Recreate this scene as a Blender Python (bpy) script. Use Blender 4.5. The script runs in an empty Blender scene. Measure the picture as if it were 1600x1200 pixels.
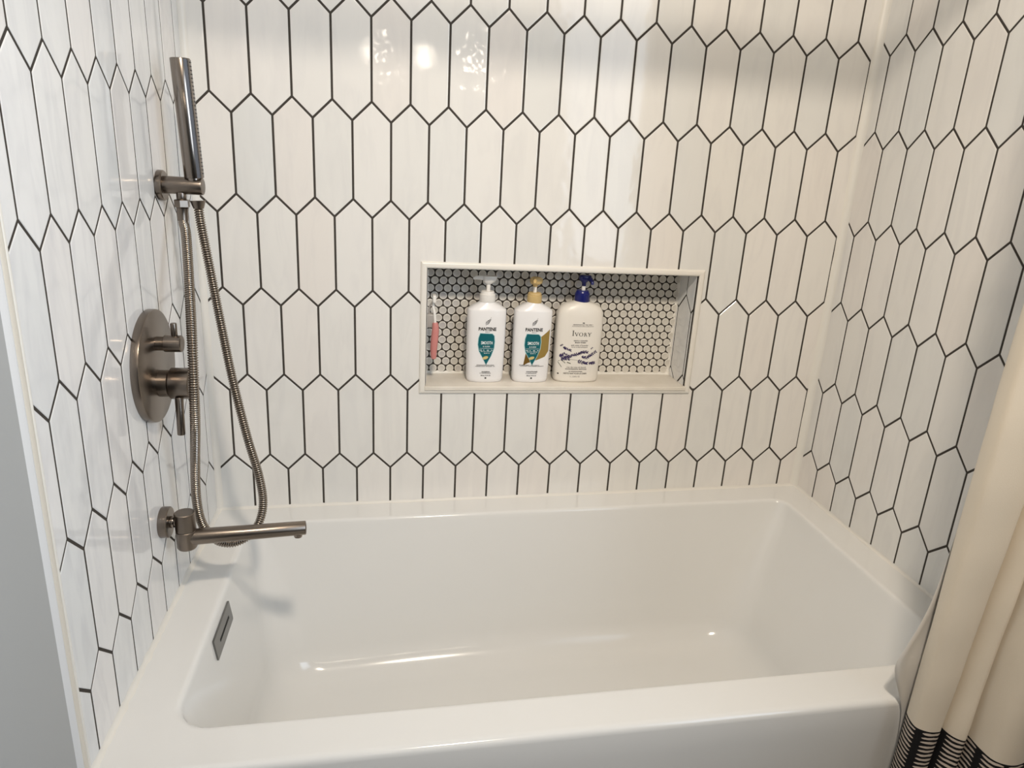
import bpy, bmesh, math, random
from mathutils import Vector, Matrix
from math import pi, sin, cos, sqrt

random.seed(7)
# ------------------------------------------------------------------ units
# The scene is laid out in "u": u = 40 mm = half the width of one wall tile.
# x to the right, y away from the viewer (0 = face of the back wall), z up.
U = 0.04
ZF = -39.95                      # floor level in u
XL, XR = -3.111, 34.354          # faces of the left and right walls
YF = -19.05                       # front end of the side-wall tiling
ZC = 20.0                        # ceiling
P, A = 4.9529, 0.4826            # tile row pitch and half height of the zigzag
def G(p): return Vector((p[0]*U, p[1]*U, (p[2]-ZF)*U))

C = bpy.context.scene.collection
scene = bpy.context.scene

# ------------------------------------------------------------------ camera
CAM = (6.96926, -39.85901, -7.03106)
FPX = 1094.61
cam = bpy.data.cameras.new('camera'); camo = bpy.data.objects.new('camera', cam); C.objects.link(camo)
cam.sensor_width = 36; cam.lens = 36*FPX/1600; cam.clip_start = 0.02
def cam_axes():
    r = Vector((0.31116137579986175, 0.02920648084989667, 0.17073728255883497))
    return Matrix.Rotation(r.length, 3, r.normalized())     # rows: right, forward, up
AX = cam_axes()
RIGHT, FWD, UPV = AX[0].copy(), AX[1].copy(), AX[2].copy()
m = Matrix.Identity(4)
for i in range(3):
    m[i][0], m[i][1], m[i][2] = RIGHT[i], UPV[i], -FWD[i]
m.translation = G(CAM)
camo.matrix_world = m
scene.camera = camo
def at(px, py, axis, val):
    """a measured point of the photograph, at its own known depth (in u)"""
    v = RIGHT*((px-800)/FPX) + FWD - UPV*((py-600)/FPX)
    t = (val-CAM[axis])/v[axis]
    return (CAM[0]+t*v[0], CAM[1]+t*v[1], CAM[2]+t*v[2])

# ------------------------------------------------------------------ world, lights, exposure
w = bpy.data.worlds.new('world'); scene.world = w; w.use_nodes = True
w.node_tree.nodes['Background'].inputs[0].default_value = (0.9, 0.95, 1, 1)
w.node_tree.nodes['Background'].inputs[1].default_value = 0.15
scene.view_settings.view_transform = 'Standard'; scene.view_settings.look = 'None'
scene.view_settings.exposure = -0.79; scene.view_settings.gamma = 1.0
scene.view_settings.use_curve_mapping = False
def area(name, loc, target, size, power, color, shape='DISK', sy=None, spread=None):
    l = bpy.data.lights.new(name, 'AREA'); l.energy = power; l.color = color; l.shape = shape; l.size = size
    if sy: l.size_y = sy
    if spread: l.spread = spread
    o = bpy.data.objects.new(name, l); C.objects.link(o); o.location = G(loc)
    o.rotation_euler = (G(target)-G(loc)).to_track_quat('-Z', 'Y').to_euler()
    return o
WARM = (1.0, 0.87, 0.715); COOL = (0.72, 0.85, 1.0)
area('ceiling_downlight', (12, -40, ZC-0.4), (20, 0, -19), 0.19, 33, WARM, spread=math.radians(118))
for dx in (5, 11.5, 18):
    area('vanity_light', (dx, -64, 5.8), (dx+1, 0, -5), 0.10, 0.9, WARM)
area('window_daylight', (XR-0.8, -35, -3), (XL, -14, -9), 1.0, 20, COOL, 'RECTANGLE', 1.2, spread=math.radians(112))

# ------------------------------------------------------------------ materials
def mat(name, color=(0.8, 0.8, 0.8), rough=0.5, metal=0.0, coat=0.0, spec=0.5, trans=0.0, ior=None):
    mt = bpy.data.materials.new(name); mt.use_nodes = True
    b = mt.node_tree.nodes['Principled BSDF']
    b.inputs['Base Color'].default_value = (*color, 1); b.inputs['Roughness'].default_value = rough
    b.inputs['Metallic'].default_value = metal; b.inputs['Coat Weight'].default_value = coat
    b.inputs['Specular IOR Level'].default_value = spec
    b.inputs['Transmission Weight'].default_value = trans
    if ior: b.inputs['IOR'].default_value = ior
    return mt
def nd(mt, typ, **kw):
    n = mt.node_tree.nodes.new(typ)
    for k, v in kw.items(): setattr(n, k, v)
    return n
def lk(mt, a, b): mt.node_tree.links.new(a, b)
def bs(mt): return mt.node_tree.nodes['Principled BSDF']
def math_node(mt, op, a, b=None, c=None):
    n = nd(mt, 'ShaderNodeMath', operation=op)
    for i, v in enumerate((a, b, c)):
        if v is None: continue
        if isinstance(v, (int, float)): n.inputs[i].default_value = v
        else: lk(mt, v, n.inputs[i])
    return n.outputs[0]
def noise_bump(mt, scale, strength, dist=0.001, coords='Object', detail=2, stretch=(1, 1, 1)):
    tc = nd(mt, 'ShaderNodeTexCoord'); mp = nd(mt, 'ShaderNodeMapping'); mp.inputs['Scale'].default_value = stretch
    n = nd(mt, 'ShaderNodeTexNoise'); n.inputs['Scale'].default_value = scale; n.inputs['Detail'].default_value = detail
    b = nd(mt, 'ShaderNodeBump'); b.inputs['Strength'].default_value = strength; b.inputs['Distance'].default_value = dist
    lk(mt, tc.outputs[coords], mp.inputs['Vector']); lk(mt, mp.outputs[0], n.inputs['Vector'])
    lk(mt, n.outputs[0], b.inputs['Height']); lk(mt, b.outputs[0], bs(mt).inputs['Normal'])
    return n

def tile_material(name, base, vein):
    mt = mat(name, base, 0.07, coat=0.0, spec=0.5)
    oi = nd(mt, 'ShaderNodeObjectInfo'); tc = nd(mt, 'ShaderNodeTexCoord')
    off = nd(mt, 'ShaderNodeVectorMath', operation='MULTIPLY_ADD')
    cmb = nd(mt, 'ShaderNodeCombineXYZ')
    for i in range(3): lk(mt, oi.outputs['Random'], cmb.inputs[i])
    lk(mt, cmb.outputs[0], off.inputs[0]); off.inputs[1].default_value = (37.0, 19.0, 53.0); lk(mt, tc.outputs['Object'], off.inputs[2])
    # per-tile tone: a little lighter, pinker or greener
    ramp = nd(mt, 'ShaderNodeValToRGB'); e = ramp.color_ramp.elements
    e[0].position = 0; e[0].color = (base[0]*0.95, base[1]*0.97, base[2]*0.99, 1)
    e[1].position = 1; e[1].color = (min(1, base[0]*1.01), base[1]*0.985, base[2]*0.975, 1)
    k = ramp.color_ramp.elements.new(0.35); k.color = (*base, 1)
    k = ramp.color_ramp.elements.new(0.7); k.color = (base[0]*1.02, base[1]*1.02, base[2]*1.03, 1)
    lk(mt, oi.outputs['Random'], ramp.inputs[0])
    # cloudy streaks along the tile
    mp = nd(mt, 'ShaderNodeMapping'); mp.inputs['Scale'].default_value = (1, 1, 0.22); lk(mt, off.outputs[0], mp.inputs['Vector'])
    n = nd(mt, 'ShaderNodeTexNoise'); n.inputs['Scale'].default_value = 26; n.inputs['Detail'].default_value = 7
    n.inputs['Distortion'].default_value = 1.2; lk(mt, mp.outputs[0], n.inputs['Vector'])
    r2 = nd(mt, 'ShaderNodeValToRGB'); r2.color_ramp.elements[0].position = 0.30; r2.color_ramp.elements[0].color = (1-vein, 1-vein, 1-vein*0.85, 1)
    r2.color_ramp.elements[1].position = 0.55; r2.color_ramp.elements[1].color = (1, 1, 1, 1); lk(mt, n.outputs[0], r2.inputs[0])
    mx = nd(mt, 'ShaderNodeMix', data_type='RGBA', blend_type='MULTIPLY'); mx.inputs[0].default_value = 1
    lk(mt, ramp.outputs[0], mx.inputs[6]); lk(mt, r2.outputs[0], mx.inputs[7]); lk(mt, mx.outputs[2], bs(mt).inputs['Base Color'])
    # hand-glazed waviness, stronger on some tiles
    wn = nd(mt, 'ShaderNodeTexNoise'); wn.inputs['Scale'].default_value = 30; wn.inputs['Detail'].default_value = 1.5
    lk(mt, off.outputs[0], wn.inputs['Vector'])
    st = math_node(mt, 'FRACT', math_node(mt, 'MULTIPLY', oi.outputs['Random'], 7.31))
    st = math_node(mt, 'POWER', st, 3.0)
    st = math_node(mt, 'MULTIPLY_ADD', st, 0.55, 0.10)
    b = nd(mt, 'ShaderNodeBump'); b.inputs['Distance'].default_value = 0.0016
    lk(mt, st, b.inputs['Strength']); lk(mt, wn.outputs[0], b.inputs['Height']); lk(mt, b.outputs[0], bs(mt).inputs['Normal'])
    return mt
M_TILE = tile_material('glazed_tile', (0.80, 0.785, 0.75), 0.05)
M_TILE_L = tile_material('glazed_marbled_tile', (0.80, 0.80, 0.79), 0.10)
M_GROUT = mat('charcoal_grout', (0.060, 0.052, 0.045), 0.95, spec=0.2); noise_bump(M_GROUT, 900, 0.3)
M_CAULK = mat('white_caulk', (0.78, 0.76, 0.71), 0.38)
nz = noise_bump(M_CAULK, 60, 0.25, 0.001)
M_PENCIL = mat('white_stone_trim', (0.80, 0.77, 0.71), 0.3); noise_bump(M_PENCIL, 90, 0.12, 0.001)
M_BEIGE = mat('beige_stone_edge', (0.70, 0.66, 0.58), 0.35); noise_bump(M_BEIGE, 90, 0.12, 0.001)
M_PAINT = mat('grey_wall_paint', (0.42, 0.43, 0.43), 0.55); noise_bump(M_PAINT, 300, 0.08, 0.0006)
M_PAINTW = mat('white_corner_paint', (0.74, 0.75, 0.76), 0.5)
M_CEIL = mat('ceiling_paint', (0.80, 0.79, 0.77), 0.7)
M_ACRYL = mat('white_acrylic', (0.78, 0.78, 0.765), 0.13, coat=0.12)
M_ACRYL.node_tree.nodes['Principled BSDF'].inputs['Coat Roughness'].default_value = 0.05
noise_bump(M_ACRYL, 5, 0.10, 0.002, detail=1)
def metal_material(name, base, rough, stretch):
    mt = mat(name, base, rough, 1.0)
    n = noise_bump(mt, 60, 0.05, 0.0004, stretch=stretch, detail=4)
    bs(mt).inputs['Anisotropic'].default_value = 0.4
    return mt
M_NICKEL = metal_material('brushed_nickel', (0.235, 0.20, 0.17), 0.30, (1, 12, 12))
M_NICKELP = metal_material('polished_nickel', (0.27, 0.235, 0.205), 0.2, (12, 12, 1))
M_NDARK = mat('dark_spray_face', (0.045, 0.042, 0.045), 0.35, 0.3)
M_HOSE = mat('steel_hose', (0.33, 0.29, 0.25), 0.22, 1.0)
M_CHROME = mat('satin_chrome', (0.22, 0.22, 0.215), 0.28, 1.0)
M_BLACK = mat('black_gap', (0.004, 0.004, 0.004), 0.8)
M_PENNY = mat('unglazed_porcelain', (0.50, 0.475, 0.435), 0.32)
def rnd_tone(mt, base, amp):
    oi = nd(mt, 'ShaderNodeObjectInfo'); r = nd(mt, 'ShaderNodeValToRGB'); e = r.color_ramp.elements
    e[0].color = (base[0]*(1-amp), base[1]*(1-amp), base[2]*(1-amp*0.6), 1); e[1].color = (base[0]*(1+amp), base[1]*(1+amp), base[2]*(1+amp*0.6), 1)
    lk(mt, oi.outputs['Random'], r.inputs[0]); lk(mt, r.outputs[0], bs(mt).inputs['Base Color'])
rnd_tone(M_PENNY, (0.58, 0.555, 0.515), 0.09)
M_RIM = mat('porcelain_edge', (0.78, 0.75, 0.69), 0.2)
M_SHELF = mat('cream_marble', (0.70, 0.66, 0.59), 0.3)
def marble(mt, base, scale=20):
    n = nd(mt, 'ShaderNodeTexNoise'); n.inputs['Scale'].default_value = scale; n.inputs['Detail'].default_value = 6
    tc = nd(mt, 'ShaderNodeTexCoord'); lk(mt, tc.outputs['Object'], n.inputs['Vector'])
    r = nd(mt, 'ShaderNodeValToRGB'); e = r.color_ramp.elements
    e[0].position = 0.3; e[0].color = (base[0]*0.9, base[1]*0.89, base[2]*0.87, 1); e[1].position = 0.65; e[1].color = (*base, 1)
    lk(mt, n.outputs[0], r.inputs[0]); lk(mt, r.outputs[0], bs(mt).inputs['Base Color'])
marble(M_SHELF, (0.80, 0.755, 0.68))
M_PLAST = mat('white_bottle_plastic', (0.86, 0.85, 0.85), 0.28)
M_IVORY = mat('cream_bottle_plastic', (0.80, 0.76, 0.69), 0.36)
M_GOLDP = mat('gold_pump_plastic', (0.62, 0.45, 0.20), 0.33)
M_NAVY = mat('navy_pump_plastic', (0.008, 0.012, 0.13), 0.28)
M_PUMPW = mat('white_pump_plastic', (0.84, 0.82, 0.78), 0.3)
M_PUMPT = mat('frosted_white_pump', (0.74, 0.72, 0.69), 0.35)
M_INK = mat('black_ink', (0.015, 0.014, 0.014), 0.5)
M_GREYINK = mat('grey_ink', (0.12, 0.11, 0.11), 0.5)
M_TEAL = mat('teal_label', (0.004, 0.115, 0.135), 0.35)
M_AQUA = mat('pale_aqua_edge', (0.42, 0.66, 0.68), 0.4)
M_WINK = mat('white_ink', (0.80, 0.86, 0.86), 0.4)
M_GOLD = mat('gold_label', (0.36, 0.245, 0.065), 0.32, 0.25)
M_GOLDD = mat('dark_gold_label', (0.20, 0.11, 0.02), 0.32, 0.25)
M_DROP = mat('golden_drop', (0.66, 0.52, 0.22), 0.3)
M_PURPLE = mat('lavender_ink', (0.035, 0.020, 0.085), 0.5)
M_STEM = mat('stem_ink', (0.12, 0.13, 0.09), 0.5)
M_PINK = mat('pink_razor_plastic', (0.60, 0.235, 0.215), 0.4)
M_FROST = mat('clear_grey_plastic', (0.50, 0.47, 0.44), 0.3, trans=0.25)
M_CLOTH = mat('cream_cloth', (0.74, 0.66, 0.54), 0.9, spec=0.2)
bs(M_CLOTH).inputs['Sheen Weight'].default_value = 0.2
noise_bump(M_CLOTH, 700, 0.35, 0.0006, detail=3)
M_LINER = mat('white_liner', (0.76, 0.74, 0.70), 0.5)
def stripe_material():
    mt = mat('black_and_white_dashed_border', (0.7, 0.6, 0.5), 0.85, spec=0.2)
    uv = nd(mt, 'ShaderNodeTexCoord'); sp = nd(mt, 'ShaderNodeSeparateXYZ'); lk(mt, uv.outputs['UV'], sp.inputs[0])
    n = nd(mt, 'ShaderNodeTexNoise'); n.inputs['Scale'].default_value = 2.5; lk(mt, uv.outputs['UV'], n.inputs['Vector'])
    wob = math_node(mt, 'MULTIPLY_ADD', n.outputs[0], 0.10, -0.05)
    v = math_node(mt, 'ADD', sp.outputs[1], wob)
    fu = math_node(mt, 'FRACT', sp.outputs[0])
    fv = math_node(mt, 'FRACT', math_node(mt, 'DIVIDE', v, 0.205))
    au = math_node(mt, 'ABSOLUTE', math_node(mt, 'DIVIDE', math_node(mt, 'SUBTRACT', fu, 0.5), 0.40))
    av = math_node(mt, 'ABSOLUTE', math_node(mt, 'DIVIDE', math_node(mt, 'SUBTRACT', fv, 0.5), 0.25))
    s = math_node(mt, 'ADD', math_node(mt, 'POWER', au, 4.0), math_node(mt, 'POWER', av, 2.0))
    inside = math_node(mt, 'LESS_THAN', s, 1.0)
    mx = nd(mt, 'ShaderNodeMix', data_type='RGBA'); lk(mt, inside, mx.inputs[0])
    mx.inputs[6].default_value = (0.012, 0.012, 0.013, 1); mx.inputs[7].default_value = (0.60, 0.52, 0.45, 1)
    lk(mt, mx.outputs[2], bs(mt).inputs['Base Color'])
    return mt
M_STRIPE = stripe_material()

# ------------------------------------------------------------------ object helpers
ORI = {}
def thing(name, label, cat, loc, group=None):
    o = bpy.data.objects.new(name, None); C.objects.link(o); o.location = G(loc); o.empty_display_size = 0.05
    o['label'] = label; o['category'] = cat
    if group: o['group'] = group
    ORI[o.name] = G(loc)
    return o
def tag(o, label, cat, group=None):
    o['label'] = label; o['category'] = cat
    if group: o['group'] = group
    return o
def origin_of(p):
    v = Vector((0, 0, 0))
    while p is not None:
        v = v + p.location; p = p.parent
    return v
def finish(me, mt, smooth):
    bm = bmesh.new(); bm.from_mesh(me); bmesh.ops.remove_doubles(bm, verts=bm.verts, dist=1e-6)
    bmesh.ops.recalc_face_normals(bm, faces=bm.faces); bm.to_mesh(me); bm.free()
    me.materials.append(mt)
    if smooth is not None:
        for p in me.polygons: p.use_smooth = True
        me.set_sharp_from_angle(angle=math.radians(smooth))
def obj(name, verts, faces, mt, parent=None, smooth=35, origin=None, recalc=True, label=None):
    """verts in u; one mesh object whose origin is its parent's origin (or the given point)"""
    o_parent = origin_of(parent) if parent else Vector((0, 0, 0))
    og = G(origin) if origin is not None else o_parent
    me = bpy.data.meshes.new(name)
    me.from_pydata([G(v)-og for v in verts], [], faces); me.update()
    if recalc: finish(me, mt, smooth)
    else:
        me.materials.append(mt)
        if smooth is not None:
            for p in me.polygons: p.use_smooth = True
    o = bpy.data.objects.new(name, me); C.objects.link(o)
    if parent: o.parent = parent
    o.location = og-o_parent
    if label: o['label'] = label
    return o
def struct(o): o['kind'] = 'structure'; return o
def box(x0, x1, y0, y1, z0, z1, bev=0.0):
    if bev <= 0:
        v = [(x, y, z) for x in (x0, x1) for y in (y0, y1) for z in (z0, z1)]
        f = [(0, 1, 3, 2), (4, 6, 7, 5), (0, 4, 5, 1), (2, 3, 7, 6), (0, 2, 6, 4), (1, 5, 7, 3)]
        return v, f
    bm = bmesh.new(); bmesh.ops.create_cube(bm, size=1)
    for q in bm.verts: q.co = ((x0+x1)/2+q.co.x*(x1-x0), (y0+y1)/2+q.co.y*(y1-y0), (z0+z1)/2+q.co.z*(z1-z0))
    bmesh.ops.bevel(bm, geom=bm.edges[:], offset=bev, segments=3, profile=0.5, affect='EDGES')
    bm.verts.index_update(); r = ([tuple(q.co) for q in bm.verts], [[q.index for q in f.verts] for f in bm.faces]); bm.free()
    return r
def join(*parts):
    V, F = [], []
    for v, f in parts:
        n = len(V); V += list(v); F += [tuple(i+n for i in q) for q in f]
    return V, F
def frame(axis):
    a = Vector(axis).normalized(); h = Vector((0, 0, 1)) if abs(a.z) < 0.9 else Vector((1, 0, 0))
    s = a.cross(h).normalized(); t = a.cross(s).normalized(); return a, s, t
def lathe(org, axis, prof, n=40, ring_r=None, squash=None):
    """prof: list of (distance along axis, radius); radius 0 makes a pole"""
    a, s, t = frame(axis); V, F, prev = [], [], None; org = Vector(org)
    for d, r in prof:
        if r <= 1e-6: V.append(tuple(org+a*d)); cur = [len(V)-1]
        else:
            cur = []
            for k in range(n):
                q = 2*pi*k/n; V.append(tuple(org+a*d+s*(r*cos(q))+t*(r*sin(q)))); cur.append(len(V)-1)
        if prev is not None:
            if len(prev) == 1 and len(cur) == n: F += [(prev[0], cur[k], cur[(k+1) % n]) for k in range(n)]
            elif len(cur) == 1 and len(prev) == n: F += [(prev[k], cur[0], prev[(k+1) % n]) for k in range(n)]
            elif len(cur) == n: F += [(prev[k], cur[k], cur[(k+1) % n], prev[(k+1) % n]) for k in range(n)]
        prev = cur
    return V, F
def cyl(p0, p1, r0, r1=None, bev=0.04, n=40):
    r1 = r0 if r1 is None else r1; L = (Vector(p1)-Vector(p0)).length; b = min(bev, r0*0.5, r1*0.5, L*0.4)
    return lathe(p0, Vector(p1)-Vector(p0), [(0, 0), (0, r0-b), (b*0.3, r0-b*0.3), (b, r0), (L-b, r1), (L-b*0.3, r1-b*0.3), (L, r1-b), (L, 0)], n)
def catmull(pts, n):
    pts = [Vector(p) for p in pts]; out = []
    P_ = [pts[0]*2-pts[1]]+pts+[pts[-1]*2-pts[-2]]
    for i in range(1, len(P_)-2):
        a, b, c, d = P_[i-1:i+3]
        for k in range(n):
            t = k/n; out.append(0.5*((2*b)+(c-a)*t+(2*a-5*b+4*c-d)*t*t+(3*b-a-3*c+d)*t**3))
    out.append(pts[-1]); return out
def sweep(path, radii, n=12, cap=True):
    V, F = [], []; prevs = None
    up = None
    for i, p in enumerate(path):
        tg = (path[min(i+1, len(path)-1)]-path[max(i-1, 0)]).normalized()
        if up is None: up = tg.orthogonal().normalized()
        up = (up-tg*up.dot(tg)).normalized(); sd = tg.cross(up)
        r = radii[i] if hasattr(radii, '__len__') else radii
        for k in range(n):
            q = 2*pi*k/n; V.append(tuple(p+up*(r*cos(q))+sd*(r*sin(q))))
        if i: F += [((i-1)*n+k, (i-1)*n+(k+1) % n, i*n+(k+1) % n, i*n+k) for k in range(n)]
    if cap: F += [tuple(range(n)), tuple(range((len(path)-1)*n, len(path)*n))]
    return V, F

# ------------------------------------------------------------------ deck plane of the tub
DS = 0.7/37.5
def deck(x): return -27.8+DS*(x-XL)

# ------------------------------------------------------------------ room shell
rail = struct(obj('floor', *box(XL-3, XR+3, -78, 1, ZF-0.5, ZF), mat('patterned_floor_tile', (0.5, 0.47, 0.44), 0.35)))
def floor_pattern(mt):
    tc = nd(mt, 'ShaderNodeTexCoord'); mp = nd(mt, 'ShaderNodeMapping'); mp.inputs['Scale'].default_value = (5, 5, 5)
    lk(mt, tc.outputs['Object'], mp.inputs[0])
    fr = nd(mt, 'ShaderNodeVectorMath', operation='FRACTION'); lk(mt, mp.outputs[0], fr.inputs[0])
    sb = nd(mt, 'ShaderNodeVectorMath', operation='SUBTRACT'); lk(mt, fr.outputs[0], sb.inputs[0]); sb.inputs[1].default_value = (0.5, 0.5, 0)
    sp = nd(mt, 'ShaderNodeSeparateXYZ'); lk(mt, sb.outputs[0], sp.inputs[0])
    r = math_node(mt, 'SQRT', math_node(mt, 'ADD', math_node(mt, 'MULTIPLY', sp.outputs[0], sp.outputs[0]), math_node(mt, 'MULTIPLY', sp.outputs[1], sp.outputs[1])))
    s = math_node(mt, 'SINE', math_node(mt, 'MULTIPLY', r, 40.0))
    c = math_node(mt, 'GREATER_THAN', s, 0.2)
    mx = nd(mt, 'ShaderNodeMix', data_type='RGBA'); lk(mt, c, mx.inputs[0])
    mx.inputs[6].default_value = (0.12, 0.10, 0.085, 1); mx.inputs[7].default_value = (0.27, 0.24, 0.20, 1)
    lk(mt, mx.outputs[2], bs(mt).inputs['Base Color'])
floor_pattern(bpy.data.materials['patterned_floor_tile'])
struct(obj('ceiling', *box(XL-3, XR+3, -78, 3.5, ZC, ZC+1), M_CEIL))
struct(obj('wall_front', *box(XL-3, XR+3, -79, -78, ZF, ZC), M_PAINT))
# tiled walls: a grout bed with every tile standing proud of it
GB = 0.022                                        # depth of the joints
NX0, NX1, NZ0, NZ1 = 9.02, 25.36, -20.12, -12.98 # niche opening
ND = 2.62                                        # niche depth
v, f = join(box(XL-3, NX0, GB, 3.4, ZF, ZC), box(NX1, XR+3, GB, 3.4, ZF, ZC), box(NX0, NX1, GB, 3.4, ZF, NZ0), box(NX0, NX1, GB, 3.4, NZ1, ZC), box(NX0, NX1, ND+0.1, 3.4, NZ0, NZ1))
wall_back = struct(obj('wall_back', v, f, M_GROUT, smooth=None))
wall_left = struct(obj('wall_left', *box(XL-3, XL-GB, -19.3, GB, ZF, ZC), M_GROUT, smooth=None))
wall_right = struct(obj('wall_right', *box(XR+GB, XR+3, -19.3, GB, ZF, ZC), M_GROUT, smooth=None))
# painted walls in front of the alcove, and the soft white corner that meets the tile edge
def extr_z(poly, z0, z1):
    n = len(poly); V = [(x, y, z0) for x, y in poly]+[(x, y, z1) for x, y in poly]
    F = [(i, (i+1) % n, n+(i+1) % n, n+i) for i in range(n)]+[tuple(range(n)), tuple(range(n, 2*n))]
    return V, F
struct(obj('wall_left_painted', *box(XL-3, XL-0.05, -78, YF-0.66, ZF, ZC), M_PAINT))
struct(obj('wall_right_painted', *box(XR+0.10, XR+3, -78, -19.3, ZF, ZC), M_PAINT))

# ------------------------------------------------------------------ picket tiles
GAP = 0.058; BEV = 0.045
def hexagon(s, zt, zb):
    """factory outline of a picket tile centred on s, apexes between zigzags at zt and zb (counter-clockwise), inset by half a joint"""
    pts = [(s, zt+A), (s-1, zt-A), (s-1, zb+A), (s, zb-A), (s+1, zb+A), (s+1, zt-A)]
    return inset([(p, GAP) for p in pts])
def inset(pe):
    """pe: [(point, inset of the edge leaving that point)], counter-clockwise; returns moved points"""
    n = len(pe); out = []
    for i in range(n):
        p0, d0 = pe[i-1]; p1, d1 = pe[i]; p2 = pe[(i+1) % n][0]
        e0 = Vector((p1[0]-p0[0], p1[1]-p0[1])).normalized(); e1 = Vector((p2[0]-p1[0], p2[1]-p1[1])).normalized()
        n0 = Vector((-e0.y, e0.x)); n1 = Vector((-e1.y, e1.x))
        a = Vector(p1)+n0*d0; b = Vector(p1)+n1*d1; cr = e0.x*e1.y-e0.y*e1.x
        if abs(cr) < 1e-4: out.append(tuple((a+b)/2)); continue
        t = ((b-a).x*e1.y-(b-a).y*e1.x)/cr; out.append(tuple(a+e0*t))
    return out
def clip(poly, nx, nz, d):
    """keep nx*s + nz*z <= d.  poly = [(point, is_factory_edge)]"""
    out = []; n = len(poly)
    for i in range(n):
        (p, fe), (q, _) = poly[i], poly[(i+1) % n]
        dp = nx*p[0]+nz*p[1]-d; dq = nx*q[0]+nz*q[1]-d
        if dp <= 0: out.append((p, fe))
        if dp < 0 < dq or dq < 0 < dp:
            t = dp/(dp-dq); x = (p[0]+(q[0]-p[0])*t, p[1]+(q[1]-p[1])*t)
            out.append((x, False if dp < 0 else fe))
        elif dp == 0 and dq > 0: out[-1] = (p, False)
    cl = []
    for k, (p, fe) in enumerate(out):
        q = out[(k+1) % len(out)][0]
        if abs(p[0]-q[0])+abs(p[1]-q[1]) > 1e-5: cl.append((p, fe))
    return cl if len(cl) >= 3 else []
def area2(poly):
    return 0.5*sum(poly[i][0][0]*poly[(i+1) % len(poly)][0][1]-poly[(i+1) % len(poly)][0][0]*poly[i][0][1] for i in range(len(poly)))
def tile_geo(polys, depth=GB, proud=0.0):
    """polys in (s, z) relative to the tile's centre; the face looks along -y"""
    V, F = [], []
    for poly in polys:
        n = len(poly); outer = [p for p, _ in poly]
        mid = inset([(p, BEV*0.3 if fe else 0) for p, fe in poly]); inn = inset([(p, BEV if fe else 0) for p, fe in poly]); b = len(V)
        V += [(x, depth, z) for x, z in outer]+[(x, 0.014-proud, z) for x, z in outer]+[(x, 0.005-proud, z) for x, z in mid]+[(x, -proud, z) for x, z in inn]
        for k in range(3):
            F += [(b+k*n+i, b+(k+1)*n+i, b+(k+1)*n+(i+1) % n, b+k*n+(i+1) % n) for i in range(n)]
        F.append(tuple(b+3*n+i for i in range(n)))
    return V, F
def lay_tiles(wall, to_world, rotz, colpar, sfun, z_off, s0, s1, zclips, mt, rows, hole=None, name='picket_tile'):
    """s runs to the right as one faces the wall"""
    shared = None; cnt = 0
    for k in rows:
        zt = -k*P+z_off; zb = -(k+1)*P+z_off; zc = (zt+zb)/2
        for c in range(-40, 60):
            if (c-k-colpar) % 2: continue
            s = sfun(c)
            if s+1 < s0 or s-1 > s1: continue
            full = [(p, True) for p in hexagon(s, zt, zb)]; a_full = abs(area2(full)); poly = full
            poly = clip(poly, -1, 0, -s0)
            if poly: poly = clip(poly, 1, 0, s1)
            for cl in zclips:
                if poly: poly = clip(poly, *cl)
            if not poly: continue
            polys = [poly]
            if hole:
                hx0, hx1, hz0, hz1 = hole; polys = []
                a = clip(poly, 0, -1, -hz1); polys += [a] if a else []
                b = clip(poly, 0, 1, hz0); polys += [b] if b else []
                mid = clip(poly, 0, 1, hz1); mid = clip(mid, 0, -1, -hz0) if mid else []
                l = clip(mid, 1, 0, hx0) if mid else []; r = clip(mid, -1, 0, -hx1) if mid else []
                polys += [q for q in (l, r) if q]
                if sum(abs(area2(q)) for q in polys) > a_full*0.999: polys = [poly]
            polys = [q for q in polys if abs(area2(q)) > 0.02]
            # parts of one tile on both sides of the hole become separate cut pieces
            groups = []
            if hole and len(polys) > 1:
                hz0, hz1 = hole[2], hole[3]
                top = [q for q in polys if min(p[1] for p, _ in q) >= hz1-1e-3]; bot = [q for q in polys if max(p[1] for p, _ in q) <= hz0+1e-3]
                mids = [q for q in polys if q not in top and q not in bot]
                groups = [top+mids+bot] if mids else [g for g in (top, bot) if g]
            elif polys: groups = [polys]
            for g in groups:
                if sum(abs(area2(q)) for q in g) > a_full*0.9995 and len(g) == 1:
                    if shared is None:
                        rel = [((p[0]-s, p[1]-zc), fe) for p, fe in full]
                        V, F = tile_geo([rel]); me = bpy.data.meshes.new(name)
                        me.from_pydata([(x*U, y*U, z*U) for x, y, z in V], [], F); finish(me, mt, None); shared = me
                    me = shared
                else:
                    rel = [[((p[0]-s, p[1]-zc), fe) for p, fe in q] for q in g]
                    V, F = tile_geo(rel); me = bpy.data.meshes.new(name+'_cut')
                    me.from_pydata([(x*U, y*U, z*U) for x, y, z in V], [], F); finish(me, mt, None)
                o = bpy.data.objects.new(name, me); C.objects.link(o); o.parent = wall
                j = 0.004
                o.location = G(to_world(s, zc))-origin_of(wall)
                o.rotation_euler = (random.gauss(0, 0.0012), 0, rotz+random.gauss(0, 0.0015))
                cnt += 1
    return cnt
CG = 0.16     # caulk gap in the corners
lay_tiles(wall_back, lambda s, z: (s, 0, z), 0, 1, lambda c: c, 0, XL+CG, XR-CG,
          [(DS*1.0, -1.0, DS*XL+27.8-0.06)], M_TILE, range(-4, 6), hole=(NX0-0.02, NX1+0.02, NZ0-0.02, NZ1+0.02))
# right wall: s = -y measured from the back, facing the wall s runs to the right
lay_tiles(wall_right, lambda s, z: (XR, -s, z), -pi/2, 0, lambda c: c+0.0897, 0.18743, CG, -YF,
          [(0, -1, -(deck(XR)+0.06))], M_TILE, range(-4, 6))
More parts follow.
